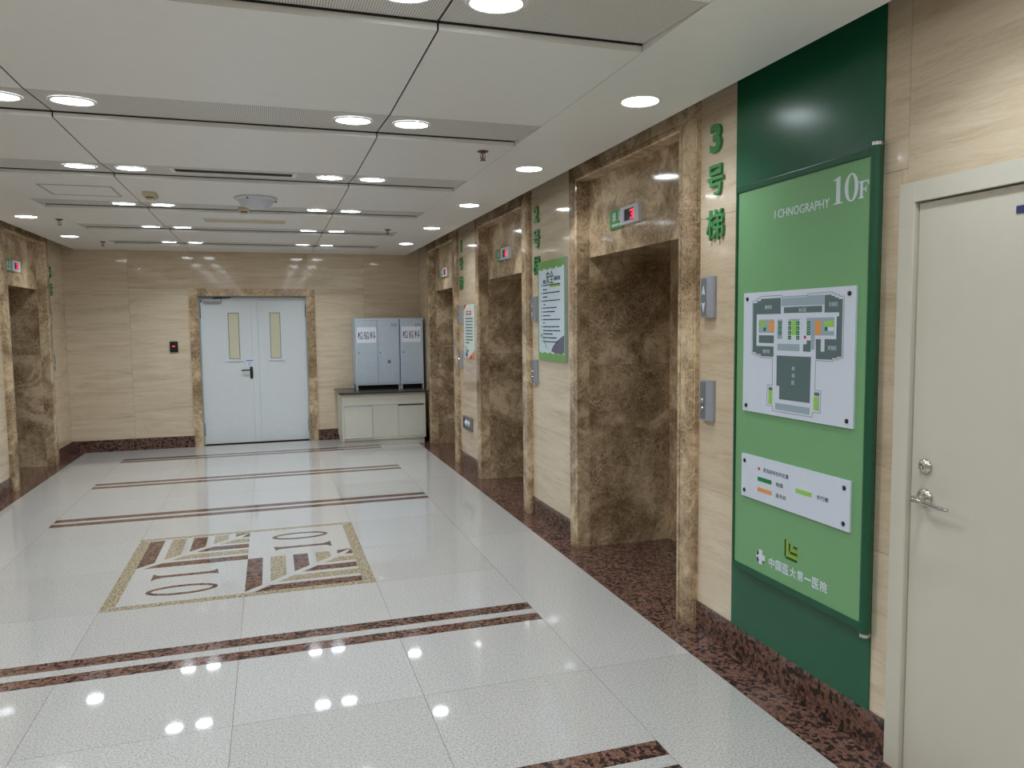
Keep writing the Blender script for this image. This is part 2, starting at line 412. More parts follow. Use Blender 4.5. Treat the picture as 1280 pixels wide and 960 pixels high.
while y < YB:
    y1 = min(y+3.56, YB)
    piece('soffit_panel', CX[-1], EX1, y+.001, y1-.001, ZC, ZC+.05, 'ceiling_panel', ceiling); piece('soffit_panel', EX0, CX[0], y+.001, y1-.001, ZC, ZC+.05, 'ceiling_panel', ceiling); y = y1
for i, r in enumerate(RIS):
    p0 = RIS[i-1] if i else YF
    for x0, x1 in zip(CX, CX[1:]):
        piece('flat_panel', x0+(PG if x0 > CX[0] else .0024), x1-(PG if x1 < CX[-1] else .0024), p0, r-SD, ZC, ZC+.0235, 'ceiling_panel', ceiling)
        X0, X1, A, B = x0+PG, x1-PG, r-SD+.002, r-.012
        MB().add([(X0,A,ZC),(X1,A,ZC),(X1,B,ZC+SH),(X0,B,ZC+SH),(X0,A,ZC+.012),(X1,A,ZC+.012),(X1,B,ZC+SH+.012),(X0,B,ZC+SH+.012)],
                 [(0,3,2,1),(4,5,6,7),(0,1,5,4),(1,2,6,5),(2,3,7,6),(3,0,4,7)]).build('perforated_strip', 'perforated_panel', ceiling)
for x0, x1 in zip(CX, CX[1:]): piece('flat_panel', x0+PG, x1-PG, RIS[-1], YB, ZC, ZC+.0235, 'ceiling_panel', ceiling)

# ------------------------------------------------------------------ walls
def wall(name, loc, rz, backing, panels, label, mat='beige_marble'):
    mb = MB()
    for x0, x1, z0, z1 in backing: mb.box(x0, x1, .012, .03, z0, z1)
    o = mb.build(name, 'grout'); o.location = loc; o.rotation_euler = (0, 0, rz); struct(o, label, 'wall')
    for x0, x1, z0, z1 in panels: piece('marble_panel', x0+.0008, x1-.0008, 0, .0125, z0+.0008, z1-.0008, mat, o)
    return o
def inside(L, s): return [q for q in L if q[0] >= s[0]-1e-4 and q[1] <= s[1]+1e-4]
FO = HW+FW-.004
gaps = [(YF, EY[0]-FO)] + [(EY[i]+FO, EY[i+1]-FO) for i in range(2)] + [(EY[2]+FO, YB)]
Z1, Z2 = .78, 2.10
def rows_of(s, zs): return [(s[0], s[1], z0, z1) for z0, z1 in zip(zs, zs[1:])]
pan = []; bak = []
# near part of the right wall: door, then the slab behind the green panel
DZ = 2.113; DY0, DY1 = 1.10, 2.169
bak += [(YF, DY0, 0, ZS), (DY0, DY1, DZ, ZS), (DY1, gaps[0][1], 0, ZS)]
pan += [(2.145, DY1, DZ, 2.168), (2.145, gaps[0][1], 2.168, ZS), (DY1, gaps[0][1], ZT, Z1), (DY1, gaps[0][1], Z1, 2.168), (1.0, 2.145, DZ, ZS)]
for s in ((YF, -1.7), (-1.7, -.35), (-.35, 1.0)): pan += rows_of(s, [ZT, Z1, 2.168, ZS])
pan += [(1.0, DY0, ZT, DZ)]
for s in gaps[1:]: bak.append((*s, 0, ZS)); pan += rows_of(s, [ZT, Z1, Z2, ZS])
flip = lambda L: [(-b, -a, z0, z1) for a, b, z0, z1 in L]
for c, lb in zip(EY, ('beige marble strip over the elevator nearest the green board', 'beige marble strip over the elevator between the posters', 'beige marble strip over the elevator nearest the lockers')):
    wall('wall_right', (XR, 0, 0), RW, [(-c-FO, -c+FO, 2.805, ZS)], [(-c-FO, -c+FO, 2.805, ZS)], lb)
    wall('wall_left', (XL, 0, 0), LW, [(c-FO, c+FO, 2.805, ZS)], [(c-FO, c+FO, 2.805, ZS)], lb.replace('over the elevator nearest', 'above the elevator across from').replace('over the elevator between', 'above the elevator across from the one between'))
for s, lb in zip(gaps, ('beige marble wall stretch with the green board and cream door', 'beige marble wall stretch behind the green bordered poster', 'beige marble wall stretch behind the mint notice', 'beige marble wall stretch beside the lockers')):
    wall('wall_right', (XR, 0, 0), RW, flip(inside(bak, s)), flip(inside(pan, s)), lb)
bak = [(YF, gaps[0][1], 0, ZS)]; pan = []
for s in ((YF, -1.3), (-1.3, .4), (.4, 2.0), (2.0, gaps[0][1])): pan += rows_of(s, [ZT, Z1, Z2, ZS])
for s in gaps[1:]: bak.append((*s, 0, ZS)); pan += rows_of(s, [ZT, Z1, Z2, ZS])
for s, lb in zip(gaps, ('beige marble wall stretch across from the cream door', 'beige marble wall stretch across from the green bordered poster', 'beige marble wall stretch across from the mint notice', 'narrow beige marble wall stretch in the corner near the card reader')):
    wall('wall_left', (XL, 0, 0), LW, inside(bak, s), inside(pan, s), lb)
DX0, DX1, DT = -1.03, .632, 2.175              # outer edges of the double door surround
bak = [(XL, DX0, 0, ZS), (DX0, DX1, DT, ZS), (DX1, XR, 0, ZS)]
pan = []
for s in ((XL, -1.77), (-1.77, DX0)): pan += rows_of(s, [ZT, .79, 2.095])
for s in ((DX1, 1.33), (1.33, XR)): pan += rows_of(s, [ZT, .79, 2.095])
pan += [(XL, -1.77, 2.095, ZS), (-1.77, -.965, 2.175, ZS), (-1.77, DX0, 2.095, 2.175), (-.965, .545, DT, ZS), (.545, 1.33, 2.175, ZS), (DX1, 1.33, 2.095, 2.175), (1.33, XR, 2.095, ZS)]
pan = [p for p in pan if not (p[2] == 2.095 and p[3] == 2.175)] + [(-1.77, DX0, 2.095, 2.175), (DX1, 1.33, 2.095, 2.175)]
wall_b = wall('wall_back', (0, YB, 0), BW, bak, pan, 'beige marble end wall holding the white double door')
wf = struct(MB().box(XL-.05, XR+.05, YF-.06, YF, 0, ZS).build('wall_front', 'beige_marble'), 'beige marble wall at the near end of the lobby', 'wall')
# baseboards
def base(name, loc, rz, spans, lab):
    for x0, x1 in spans:
        o = MB().box(x0, x1, -.008, .012, 0, ZT).build(name, 'red_granite'); o.location = loc; o.rotation_euler = (0, 0, rz); struct(o, lab, 'baseboard')
base('baseboard_right', (XR, 0, 0), RW, [(-b, -a) for a, b in [(YF, DY0), (DY1, gaps[0][1])]+gaps[1:]], 'dark red granite baseboard along the wall of the green board')
base('baseboard_left', (XL, 0, 0), LW, gaps, 'dark red granite baseboard along the wall across from the green board')
base('baseboard_back', (0, YB, 0), BW, [(XL, DX0), (DX1, XR)], 'dark red granite baseboard beside the white double door')

# ------------------------------------------------------------------ lift portals
HZ, TZ = 2.11, 2.645                           # bottom and top of the header slab
PROF = [(0, .062), (0, -.034), (.007, -.042), (.028, -.042), (.031, -.032), (.037, -.032), (.04, -.042), (.124, -.042), (.13, -.034), (.144, -.034), (.147, -.026), (FW, -.026), (FW, .012)]
def portal(loc, rz, label):
    t = thing('elevator_portal', label, 'elevator', loc, rz)
    n = len(PROF)
    for sg in (-1, 1):                         # side columns, mitred into the lintel, cut by the ceiling
        vs = [(sg*(HW+o), d, 0) for o, d in PROF] + [(sg*(HW+o), d, TZ+o) for o, d in PROF]
        MB().add(vs, [(i, i+1, n+i+1, n+i) for i in range(n-1)] + [(n-1, 0, n, 2*n-1), tuple(range(n-1, -1, -1)), tuple(range(n, 2*n))]).build('column', 'brown_marble', t)
    pr = PROF; m = len(pr)
    vs = [(-HW-o, d, TZ+o) for o, d in pr] + [(HW+o, d, TZ+o) for o, d in pr]
    MB().add(vs, [(i, i+1, m+i+1, m+i) for i in range(m-1)] + [(m-1, 0, m, 2*m-1), tuple(range(m-1, -1, -1)), tuple(range(m, 2*m))]).build('lintel', 'brown_marble', t)
    MB().box(-HW, HW, .062, .09, HZ, TZ).build('header_slab', 'brown_marble', t)
    for sg in (-1, 1):
        x0, x1 = sorted((sg*HW, sg*(HW+.03)))
        MB().box(x0, x1, .0625, .76, 0, 1.338).build('jamb_slab', 'brown_marble', t)
        MB().box(x0, x1, .0625, .76, 1.3395, HZ+.03).build('jamb_slab', 'brown_marble', t)
        MB().box(*sorted((sg*HW, sg*(HW-.15))), .715, .75, 0, HZ).build('door_surround', 'brown_marble', t)
        MB().box(*sorted((sg*.002, sg*(HW-.15))), .755, .785, .004, HZ).build('door_leaf', 'door_metal', t, label='brushed metal sliding elevator door leaf')
    MB().box(-HW, HW, .09, .79, HZ, HZ+.02).build('soffit_slab', 'brown_marble', t)
    MB().box(-HW+.15, HW-.15, .69, .755, 0, .003).build('sill', 'grey_metal', t)
    return t
WHERE = ['next to the green directory board', 'between the two wall posters', 'next to the lockers']
BESIDE = ['between the elevator and the green directory board', 'beside the green bordered poster', 'beside the mint notice poster']
for c, nm in zip(EY, WHERE):
    portal((XR, c, 0), RW, 'brown marble elevator portal ' + nm)
portal((XL, EY[2], 0), LW, 'brown marble elevator portal across the lobby from the lockers')
portal((XL, EY[1], 0), LW, 'brown marble elevator portal across from the elevator between the posters')
portal((XL, EY[0], 0), LW, 'brown marble elevator portal across from the elevator nearest the green board')

# ------------------------------------------------------------------ downlights
def lamp_proto():
    root = thing('downlight', 'tmp', 'ceiling light', (0, 0, 0))
    MB().lathe([(.084, 0), (.084, -.0035), (.088, -.006), (.097, -.0035), (.1, 0)], n=36, caps=False).build('trim_ring', 'ceiling_panel', root, smooth=True)
    MB().cyl((0, 0, -.003), .0845, .0028, n=36).build('diffuser', 'lamp_diffuser', root)
    ld = bpy.data.lights.new('beam', 'AREA'); ld.shape = 'DISK'; ld.size = .16; ld.energy = BEAM; ld.color = TINT; ld.spread = R(SPREAD)
    obj('beam', ld, root, (0, 0, -.0045))
    return root
proto = lamp_proto(); used = False
def downlight(x, y, z, tilt, label, group):
    global used
    o = proto if not used else copy_tree(proto); used = True
    o.location = (x, y, z); o.rotation_euler = (tilt, 0, 0); tag(o, label, 'ceiling light', group)
TL = math.atan(SH/(SD-.014))
nth = ['nearest', 'second', 'third', 'fourth', 'fifth', 'sixth', 'seventh', 'eighth', 'ninth']
for i, r in enumerate(reversed(RIS)):
    for x, q in ((-1.124, 'outer downlight of the card reader side pair'), (-.825, 'inner downlight of the card reader side pair'), (.443, 'inner downlight of the locker side pair'), (.741, 'outer downlight of the locker side pair')):
        lab = q + (', ceiling strip nearest the double door' if i == 0 else ', %s ceiling strip from the double door' % nth[i])
        lo = .248 if r == 2.704 else .285
        downlight(x, r-lo, ZC+(SD-.002-lo)*SH/(SD-.014)-.0006, TL, lab, 'paired downlights in the ceiling strips')
for i in range(8):
    y = 9.656 - 1.594*i
    downlight(1.686, y, ZC, 0, '%s downlight from the lockers in the soffit along the green board wall' % nth[i], 'downlights of the green board side soffit')
    downlight(-2.086, y, ZC, 0, '%s downlight from the end wall in the soffit opposite the green board' % nth[i], 'downlights of the opposite soffit')

# ------------------------------------------------------------------ ceiling fittings
v = thing('air_vent', 'long slotted air vent in a perforated ceiling strip, open and dark', 'vent', (-.2*K, 5.86*K, ZC+.004)); v.rotation_euler = (TL, 0, 0)
mb = MB(); mb.box(-.43, .43, -.04, -.012, -.006, .004).box(-.43, .43, .17, .205, -.006, .004).box(-.43, -.40, -.012, .17, -.006, .004).box(.40, .43, -.012, .17, -.006, .004); mb.build('frame', 'ceiling_panel', v)
MB().box(-.40, .40, -.012, .17, -.0006, .004).build('backing', 'gap_black', v)
for i in range(6): MB().box(-.40, .40, .004+i*.026, .009+i*.026, -.005, 0).build('slat', 'hinge_brown', v)
v = thing('air_vent', 'closed cream ceiling vent flap between the dome and the double door', 'vent', (-.2*K, 8.35*K, ZC))
mb = MB(); mb.box(-.42, .42, 0, .02, -.008, 0).box(-.42, .42, .28, .30, -.008, 0).box(-.42, -.40, .02, .28, -.008, 0).box(.40, .42, .02, .28, -.008, 0); mb.build('frame', 'ceiling_panel', v)
MB().box(-.40, .40, .02, .28, -.004, 0).build('flap', 'device_cream', v)
h = thing('access_hatch', 'rectangular white ceiling access hatch with a thin shadow gap', 'hatch', (-1.4*K, 6.95*K, ZC))
mb = MB(); mb.box(-.26, .26, -.24, -.228, -.004, 0).box(-.26, .26, .228, .24, -.004, 0).box(-.26, -.248, -.228, .228, -.004, 0).box(.248, .26, -.228, .228, -.004, 0); mb.build('frame', 'steel_frame_paint', h)
MB().box(-.244, .244, -.224, .224, -.0025, 0).build('cover', 'ceiling_panel', h)
dome = thing('dome_lamp', 'unlit white ceiling dome lamp with a flared rim', 'ceiling lamp', (-.072*K, 7.0*K, ZC))
MB().lathe([(.176, 0), (.18, -.012), (.17, -.02), (.15, -.022)], n=32).build('rim', 'dome_white', dome, smooth=True)
MB().lathe([(.15, -.022), (.138, -.045), (.112, -.07), (.075, -.088), (.035, -.096), (0, -.098)], n=32).build('bowl', 'dome_white', dome, smooth=True)
for q in (0.1, 2.2, 4.3): MB().cyl((.165*math.cos(q), .165*math.sin(q), -.028), .008, .012, n=10).build('clip', 'black_plastic', dome)
for (x, y), lab in (((-.9, 6.98), 'small cream square detector on the ceiling beside the access hatch'), ((-.19, 7.72), 'small cream square detector on the ceiling beside the dome lamp')):
    o = thing('ceiling_detector', lab, 'detector', (x*K, y*K, ZC+(.012 if y > 7.5 else 0)))
    MB().box(-.05, .05, -.1, .1, -.03, 0).build('base', 'device_cream', o, bevel=.006)
    MB().box(-.035, .035, -.05, .05, -.048, -.029).build('cover', 'device_cream', o, bevel=.008)
    MB().box(-.025, .025, -.0515, -.0495, -.043, -.036).build('slot', 'black_plastic', o)
def sprinkler(x, y, lab, grp):
    o = thing('sprinkler', lab, 'sprinkler', (x, y, ZC), 0, grp)
    MB().lathe([(.034, 0), (.034, -.004), (.014, -.012), (.012, -.012)], n=18).build('escutcheon', 'bronze', o, smooth=True)
    mb = MB(); mb.tube([(.010, 0, -.012), (.015, 0, -.03), (.006, 0, -.05)], .003, 6); mb.tube([(-.010, 0, -.012), (-.015, 0, -.03), (-.006, 0, -.05)], .003, 6); mb.build('yoke', 'bronze', o)
    MB().cyl((0, 0, -.046), .004, .034, n=8).build('bulb', 'red_bulb', o)
    MB().lathe([(.006, -.05), (.018, -.052), (.018, -.055), (0, -.056)], n=14).build('deflector', 'bronze', o)
for y, l in ((4.787, 'bronze sprinkler head in the soffit edge near the green directory board'), (8.904, 'bronze sprinkler head in the ceiling near the lockers')): sprinkler(1.343*K, y*K, l, None)
for y, l in ((8.797, 'bronze sprinkler head by the soffit across from the mint notice poster'), (10.915, 'bronze sprinkler head near the corner of the end wall')): sprinkler(-1.985*K, y*K, l, None)

for o in list(bpy.data.objects):
    if o.type == 'EMPTY' and o.name.split('.')[0] in ('air_vent', 'access_hatch', 'dome_lamp', 'ceiling_detector'): o.scale = (K, K, K)

# ------------------------------------------------------------------ signs by the lifts
def floor_display(loc, rz, label, digit):
    t = thing('floor_display', label, 'display', loc, rz)          # local origin: centre of the screen box at the header slab
    MB().box(-.32, -.125, -.012, 0, -.062, .062).build('green_plate', 'green_sign', t, bevel=.002, seg=1)
    glyphs('lettering', '单', -.278, -.222, -.018, .046, .001, 'letter_white', t, -.012, .01)
    glyphs('lettering', '层', -.19, -.135, -.018, .046, .001, 'letter_white', t, -.012, .01)
    mb = MB()
    for i in range(6): mb.box(-.285+i*.027, -.267+i*.027, -.013, -.011, -.046, -.03)
    stuff(mb.build('small_print', 'letter_white', t))
    mb = MB(); x0, x1, z0, z1 = -.125, .125, -.055, .055
    mb.box(x0, -.072, -.03, 0, z0, z1).box(.062, x1, -.03, 0, z0, z1).box(-.072, .062, -.03, 0, z0, -.037).box(-.072, .062, -.03, 0, .037, z1); mb.build('housing', 'housing_silver', t)
    MB().box(-.072, .062, -.024, 0, -.037, .037).build('screen', 'black_plastic', t)
    # red dot-matrix digit
    segs = {'3': [(0,4),(1,4),(2,4),(2,3),(1,2),(2,2),(2,1),(0,0),(1,0),(2,0)], '6': [(0,4),(1,4),(2,4),(0,3),(0,2),(1,2),(2,2),(0,1),(2,1),(0,0),(1,0),(2,0)], '1': [(1,4),(1,3),(1,2),(1,1),(1,0),(0,3)]}[digit]
    mb = MB()
    for i, j in segs: mb.box(.002+i*.016, .017+i*.016, -.0255, -.0235, -.029+j*.0118, -.0185+j*.0118)
    mb.build('lit_digit', 'led_red', t)
    return t
HX = .062
for c, nm, dgt in zip(EY, WHERE, '361'):
    floor_display((XR+HX, c+.02, 2.322), RW, 'green sign with red digit display over the elevator ' + nm, dgt)
floor_display((XL-HX, EY[2]-.12, 2.322), LW, 'green sign with red digit display over the elevator across from the lockers', '3')
def number_sign(loc, rz, digit, label):
    t = thing('elevator_number_sign', label, 'sign', loc, rz)
    if digit: glyphs('digit', digit, -.048 if digit != '1' else -.02, .048 if digit != '1' else .025, 2.475, 2.614, .016, 'green_letter', t, 0, .035)
    glyphs('character', '号', -.07, .07, 2.268, 2.416, .016, 'green_letter', t, 0, .014)
    glyphs('character', '梯', -.075, .075, 2.049, 2.199, .016, 'green_letter', t, 0, .006)
for c, nm in zip(EY, '321'):
    number_sign((XR, c-1.018, 0), RW, nm, 'raised green characters %s号梯 ' % nm + BESIDE['321'.index(nm)])
number_sign((XL, EY[2]+1.0, 0), LW, None, 'raised green 号梯 characters in the corner near the card reader')
def hall_fixture(loc, rz, kind, label):
    t = thing('direction_indicator' if kind == 'arrow' else 'call_panel', label, 'indicator' if kind == 'arrow' else 'call button', loc, rz)
    H = .103
    # flat on the left, rounded towards the right
    prof = [(-.053, 0), (-.053, -.022), (-.05, -.026), (.012, -.030), (.03, -.0285), (.043, -.022), (.05, -.012), (.053, 0)]
    n = len(prof)
    MB().add([(x, y, -H) for x, y in prof]+[(x, y, H) for x, y in prof], [(i, (i+1) % n, (i+1) % n+n, i+n) for i in range(n)]+[tuple(range(n-1,-1,-1)), tuple(range(n, 2*n))]).build('housing', 'grey_metal', t, smooth=True)
    MB().box(-.046, .006, -.0305, -.02, -.094, .094).build('face_strip', 'grey_metal_dark', t)
    if kind == 'arrow':
        MB().prism([(-.036, .012), (-.0205, .018), (-.005, .012), (-.0205, .058)], -.032, -.029).build('up_arrow', 'letter_white', t)
        MB().prism([(-.036, -.026), (-.0205, -.032), (-.005, -.026), (-.0205, -.078)], -.032, -.029).build('down_arrow', 'letter_white', t)
    else:
        for z in (-.002, -.042):
            MB().lathe([(.0, -.042), (.009, -.041), (.0125, -.036), (.0135, -.029)], (-.02, 0, z), 18, 'y').build('button', 'chrome', t, smooth=True)
for c, nm in zip(EY, BESIDE):
    hall_fixture((XR, c-.97, 1.768), RW, 'arrow', 'grey up and down arrow indicator ' + nm)
    hall_fixture((XR, c-.97, 1.243), RW, 'call', 'grey call panel with round buttons ' + nm)
hall_fixture((XL, EY[2]+.935, 1.768), LW, 'arrow', 'grey arrow indicator in the corner near the card reader')
hall_fixture((XL, EY[2]+.935, 1.243), LW, 'call', 'grey call panel in the corner near the card reader')
# low emergency lamp
t = thing('emergency_lamp', 'steel wall plate low on the marble with two small round lamps', 'lamp', (XR, 8.38, .517), RW)
mb = MB(); mb.box(-.205, .205, -.018, 0, .058, .073).box(-.205, .205, -.018, 0, -.073, -.058).box(-.205, -.17, -.018, 0, -.058, .058).box(.17, .205, -.018, 0, -.058, .058); mb.build('frame', 'brushed_steel', t)
MB().box(-.17, .17, -.006, 0, -.058, .058).build('reflector_plate', 'brushed_steel', t)
for x in (-.075, .04): MB().lathe([(0, -.028), (.022, -.024), (.034, -.012), (.038, -.005)], (x, 0, .0), 20, 'y').build('lamp', 'plate_white', t, smooth=True)

# ------------------------------------------------------------------ posters
random.seed(4)
def word_bars(mb, x0, x1, z, h, y0, y1):
    x = x0
    while x < x1:
        l = min(random.uniform(.018, .06), x1-x); mb.box(x, x+l, y0, y1, z-h/2, z+h/2); x += l+random.uniform(.003, .008)
t = thing('safety_poster', 'green bordered notice board with a pale blue list and a city picture', 'poster', (XR, 5.617, 1.35), RW)
W, H = .303, .793
MB().box(-W, W, -.0215, 0, 0, H).build('board', 'grey_metal', t)
MB().box(-W+.001, W-.001, -.022, -.021, .001, H-.001).build('green_field', 'poster_green', t)
top = [(-.279+i*.02325, H-.058-.016*abs(math.sin(i*.55))-.006*math.sin(i*2.1)) for i in range(25)]; bot = [(.279-i*.02325, .052+.014*abs(math.sin(i*.6))) for i in range(25)]
MB().prism(top+bot, -.0228, -.021).build('pale_field', 'poster_pale', t)
YY = (-.0236, -.0225)
glyphs('title_lettering', '安全', -.105, .055, H-.185, H-.085, .001, 'logo_dark', t, -.0228, .01)
mb = MB(); word_bars(mb, -.18, -.115, H-.165, .03, *YY); word_bars(mb, .065, .2, H-.15, .03, *YY); stuff(mb.build('subtitle_print', 'ink_grey', t))
MB().box(-.02, .2, *YY, H-.212, H-.198).build('subtitle_rule', 'lime_print', t)
mb = MB(); nb = MB()
for py, f0, f1 in ((270,.2,.82),(303,.2,.35),(330,.2,.82),(360,.2,.36),(390,.2,.82),(420,.22,.29),(445,.2,.7),(475,.2,.64),(505,.2,.48),(535,.2,.82),(560,.2,.26),(590,.2,.8),(620,.2,.82),(645,.2,.55),(675,.2,.7),(705,.2,.76)):
    z = H*(1-(py-82)/770); word_bars(mb, -W+2*W*f0, -W+2*W*f1, z, .0085, *YY)
stuff(mb.build('printed_lines', 'ink_black', t))
for py in (270, 330, 390, 445, 475, 505, 535, 590, 675, 705):
    z = H*(1-(py-82)/770); nb.box(-.22, -.205, *YY, z-.007, z+.007)
stuff(nb.build('list_numbers', 'purple_print', t))
MB().prism([(0, .075), (.03, .11), (.1, .15), (.2, .185), (.277, .205), (.277, .072), (.2, .06), (.1, .064)], *YY).build('city_sky', 'ink_grey', t)
mb = MB()
for i in range(9): x = .06+i*.0235; mb.box(x, x+.014, -.0242, -.0235, .066, .095+.03*abs(math.sin(i*2.3))+.02)
stuff(mb.build('city_blocks', 'purple_print', t))
MB().tube([(-.25, -.0235, .19), (-.22, -.0235, .21), (-.18, -.0235, .19), (-.13, -.0235, .13), (-.1, -.0235, .1)], .004, 6).build('curl', 'poster_green', t)
t = thing('notice_poster', 'pale mint notice poster with red corner and red heading', 'poster', (XR, 8.255, 1.268), RW)
W, H = .232, .6
MB().box(-W, W, -.008, 0, 0, H).build('sheet', 'poster_mint', t)
YY = (-.0092, -.0078)
MB().prism([(-W, H), (-W+.14, H), (-W, H-.06)], *YY).build('red_corner', 'red_print', t)
MB().prism([(W, 0), (W, .1), (-.02, 0)], *YY).build('orange_corner', 'orange_print', t); MB().prism([(-.02, 0), (.12, 0), (.1, .052)], -.0096, -.009).build('red_wedge', 'red_print', t)
MB().box(-.13, .1, *YY, H-.115, H-.07).build('heading_bar', 'red_print', t); mb = MB(); word_bars(mb, -.1, .07, H-.092, .018, -.0098, -.009); stuff(mb.build('heading_print', 'letter_white', t))
mb = MB()
for i in range(9): word_bars(mb, -.16, .15 if i < 8 else .0, H-.155-i*.034, .014, *YY)
stuff(mb.build('printed_lines', 'ink_grey', t))
mb = MB(); mb.prism([(-.2, .03), (-.1, 0.005), (-.06, .04), (-.12, .06), (-.13, .13), (-.15, .14), (-.16, .07)], *YY); mb.prism([(-.09, .05), (-.03, .08), (-.05, .1), (-.1, .09)], *YY); mb.build('figure_drawing', 'purple_print', t)

# ------------------------------------------------------------------ green panel and directory board
tag(MB().box(2.13, XR, 2.256, 3.16, ZT, ZS-.06).build('wall_panel', 'green_dark'), 'tall dark green panel on the marble behind the directory board', 'panel')
BY = 2.66
t = thing('directory_board', 'light green directory board headed 10F with a floor plan', 'sign board', (2.13, BY, .47), RW)
U = lambda y: BY-y
bz = lambda z: z-.47
xl, xr_ = U(3.095), U(2.225); z0, z1 = 0, bz(2.262)
MB().box(xl+.006, U(2.268), -.034, 0, .02, z1-.02).build('light_field', 'green_light', t, label='light green face of the board')
MB().box(xl, xl+.007, -.04, 0, 0, z1).build('frame_bar', 'green_frame', t)
MB().box(xl, U(2.268), -.04, 0, z1-.028, z1).build('frame_bar', 'green_frame', t, bevel=.004)
MB().box(xl, U(2.268), -.04, 0, 0, .03).build('frame_bar', 'green_frame', t, bevel=.004)
# rounded upright on the near side with metal caps
prof = [(0, 0), (0, -.036), (.005, -.042), (.013, -.045), (.022, -.044), (.031, -.038), (.036, -.028), (.029, -.012), (.018, 0)]
n = len(prof); X0 = U(2.271)
MB().add([(X0+x, y, -.008) for x, y in prof]+[(X0+x, y, z1+.006) for x, y in prof], [(i, (i+1) % n, (i+1) % n+n, i+n) for i in range(n)]+[tuple(range(n-1,-1,-1)), tuple(range(n, 2*n))]).build('upright', 'green_frame', t, smooth=True)
for zz, hh in ((-.02, .013), (z1+.006, .012)):
    MB().add([(X0+.002+x*.95, y, zz) for x, y in prof]+[(X0+.002+x*.95, y, zz+hh) for x, y in prof], [(i, (i+1) % n, (i+1) % n+n, i+n) for i in range(n)]+[tuple(range(n-1,-1,-1)), tuple(range(n, 2*n))]).build('end_cap', 'chrome', t, smooth=True)
FY = -.034
glyphs('heading_lettering', 'I', U(2.821), U(2.815), bz(2.083), bz(2.117), .0012, 'letter_white', t, FY)
glyphs('heading_lettering', 'CHNOGRAPHY', U(2.798), U(2.484), bz(2.083), bz(2.119), .0012, 'letter_white', t, FY)
def serif_one(x0, x1, za, zb):
    m = (x0+x1)/2; s = (x1-x0); h = zb-za
    return [(x0+.08*s, za), (x1-.04*s, za), (x1-.04*s, za+.03*h), (m+.2*s, za+.06*h), (m+.2*s, zb), (m+.1*s, zb), (x0+.08*s, zb-.1*h), (x0+.08*s, zb-.13*h), (m-.16*s, zb-.12*h), (m-.16*s, za+.06*h), (x0+.08*s, za+.03*h)]
MB().prism(serif_one(U(2.468), U(2.408), bz(2.088), bz(2.191)), FY-.0012, FY).build('numeral_one', 'letter_white', t)
def serif_zero(cx, cz, rx, rz, name, parent):
    nn = 40; vs = []
    for yy in (FY-.0012, FY):
        for k in (0, 1):
            for i in range(nn):
                q = 2*math.pi*i/nn; ax, az = (rx, rz) if k == 0 else (rx*.48, rz*.91); vs.append((cx+ax*math.cos(q), yy, cz+az*math.sin(q)))
    fs = []
    for i in range(nn):
        j = (i+1) % nn; fs += [(i,j,nn+j,nn+i),(2*nn+i,3*nn+i,3*nn+j,2*nn+j),(i,2*nn+i,2*nn+j,j),(nn+i,nn+j,3*nn+j,3*nn+i)]
    MB().add(vs, fs).build(name, 'letter_white', parent)
serif_zero(U(2.367), bz(2.139), .035, .0525, 'numeral_zero', t)
fx, fz, fw, fh = U(2.33), bz(2.09), .053, .063
MB().prism([(fx, fz), (fx+.028, fz), (fx+.028, fz+.004), (fx+.021, fz+.006), (fx+.021, fz+.029), (fx+.033, fz+.029), (fx+.035, fz+.02), (fx+.038, fz+.02), (fx+.038, fz+.043), (fx+.035, fz+.043), (fx+.033, fz+.034), (fx+.021, fz+.034), (fx+.021, fz+fh-.005), (fx+.043, fz+fh-.005), (fx+.048, fz+.045), (fx+fw-.002, fz+.045), (fx+fw-.003, fz+fh), (fx, fz+fh), (fx, fz+fh-.004), (fx+.008, fz+fh-.006), (fx+.008, fz+.006), (fx, fz+.004)], FY-.0012, FY).build('letter_f', 'letter_white', t)
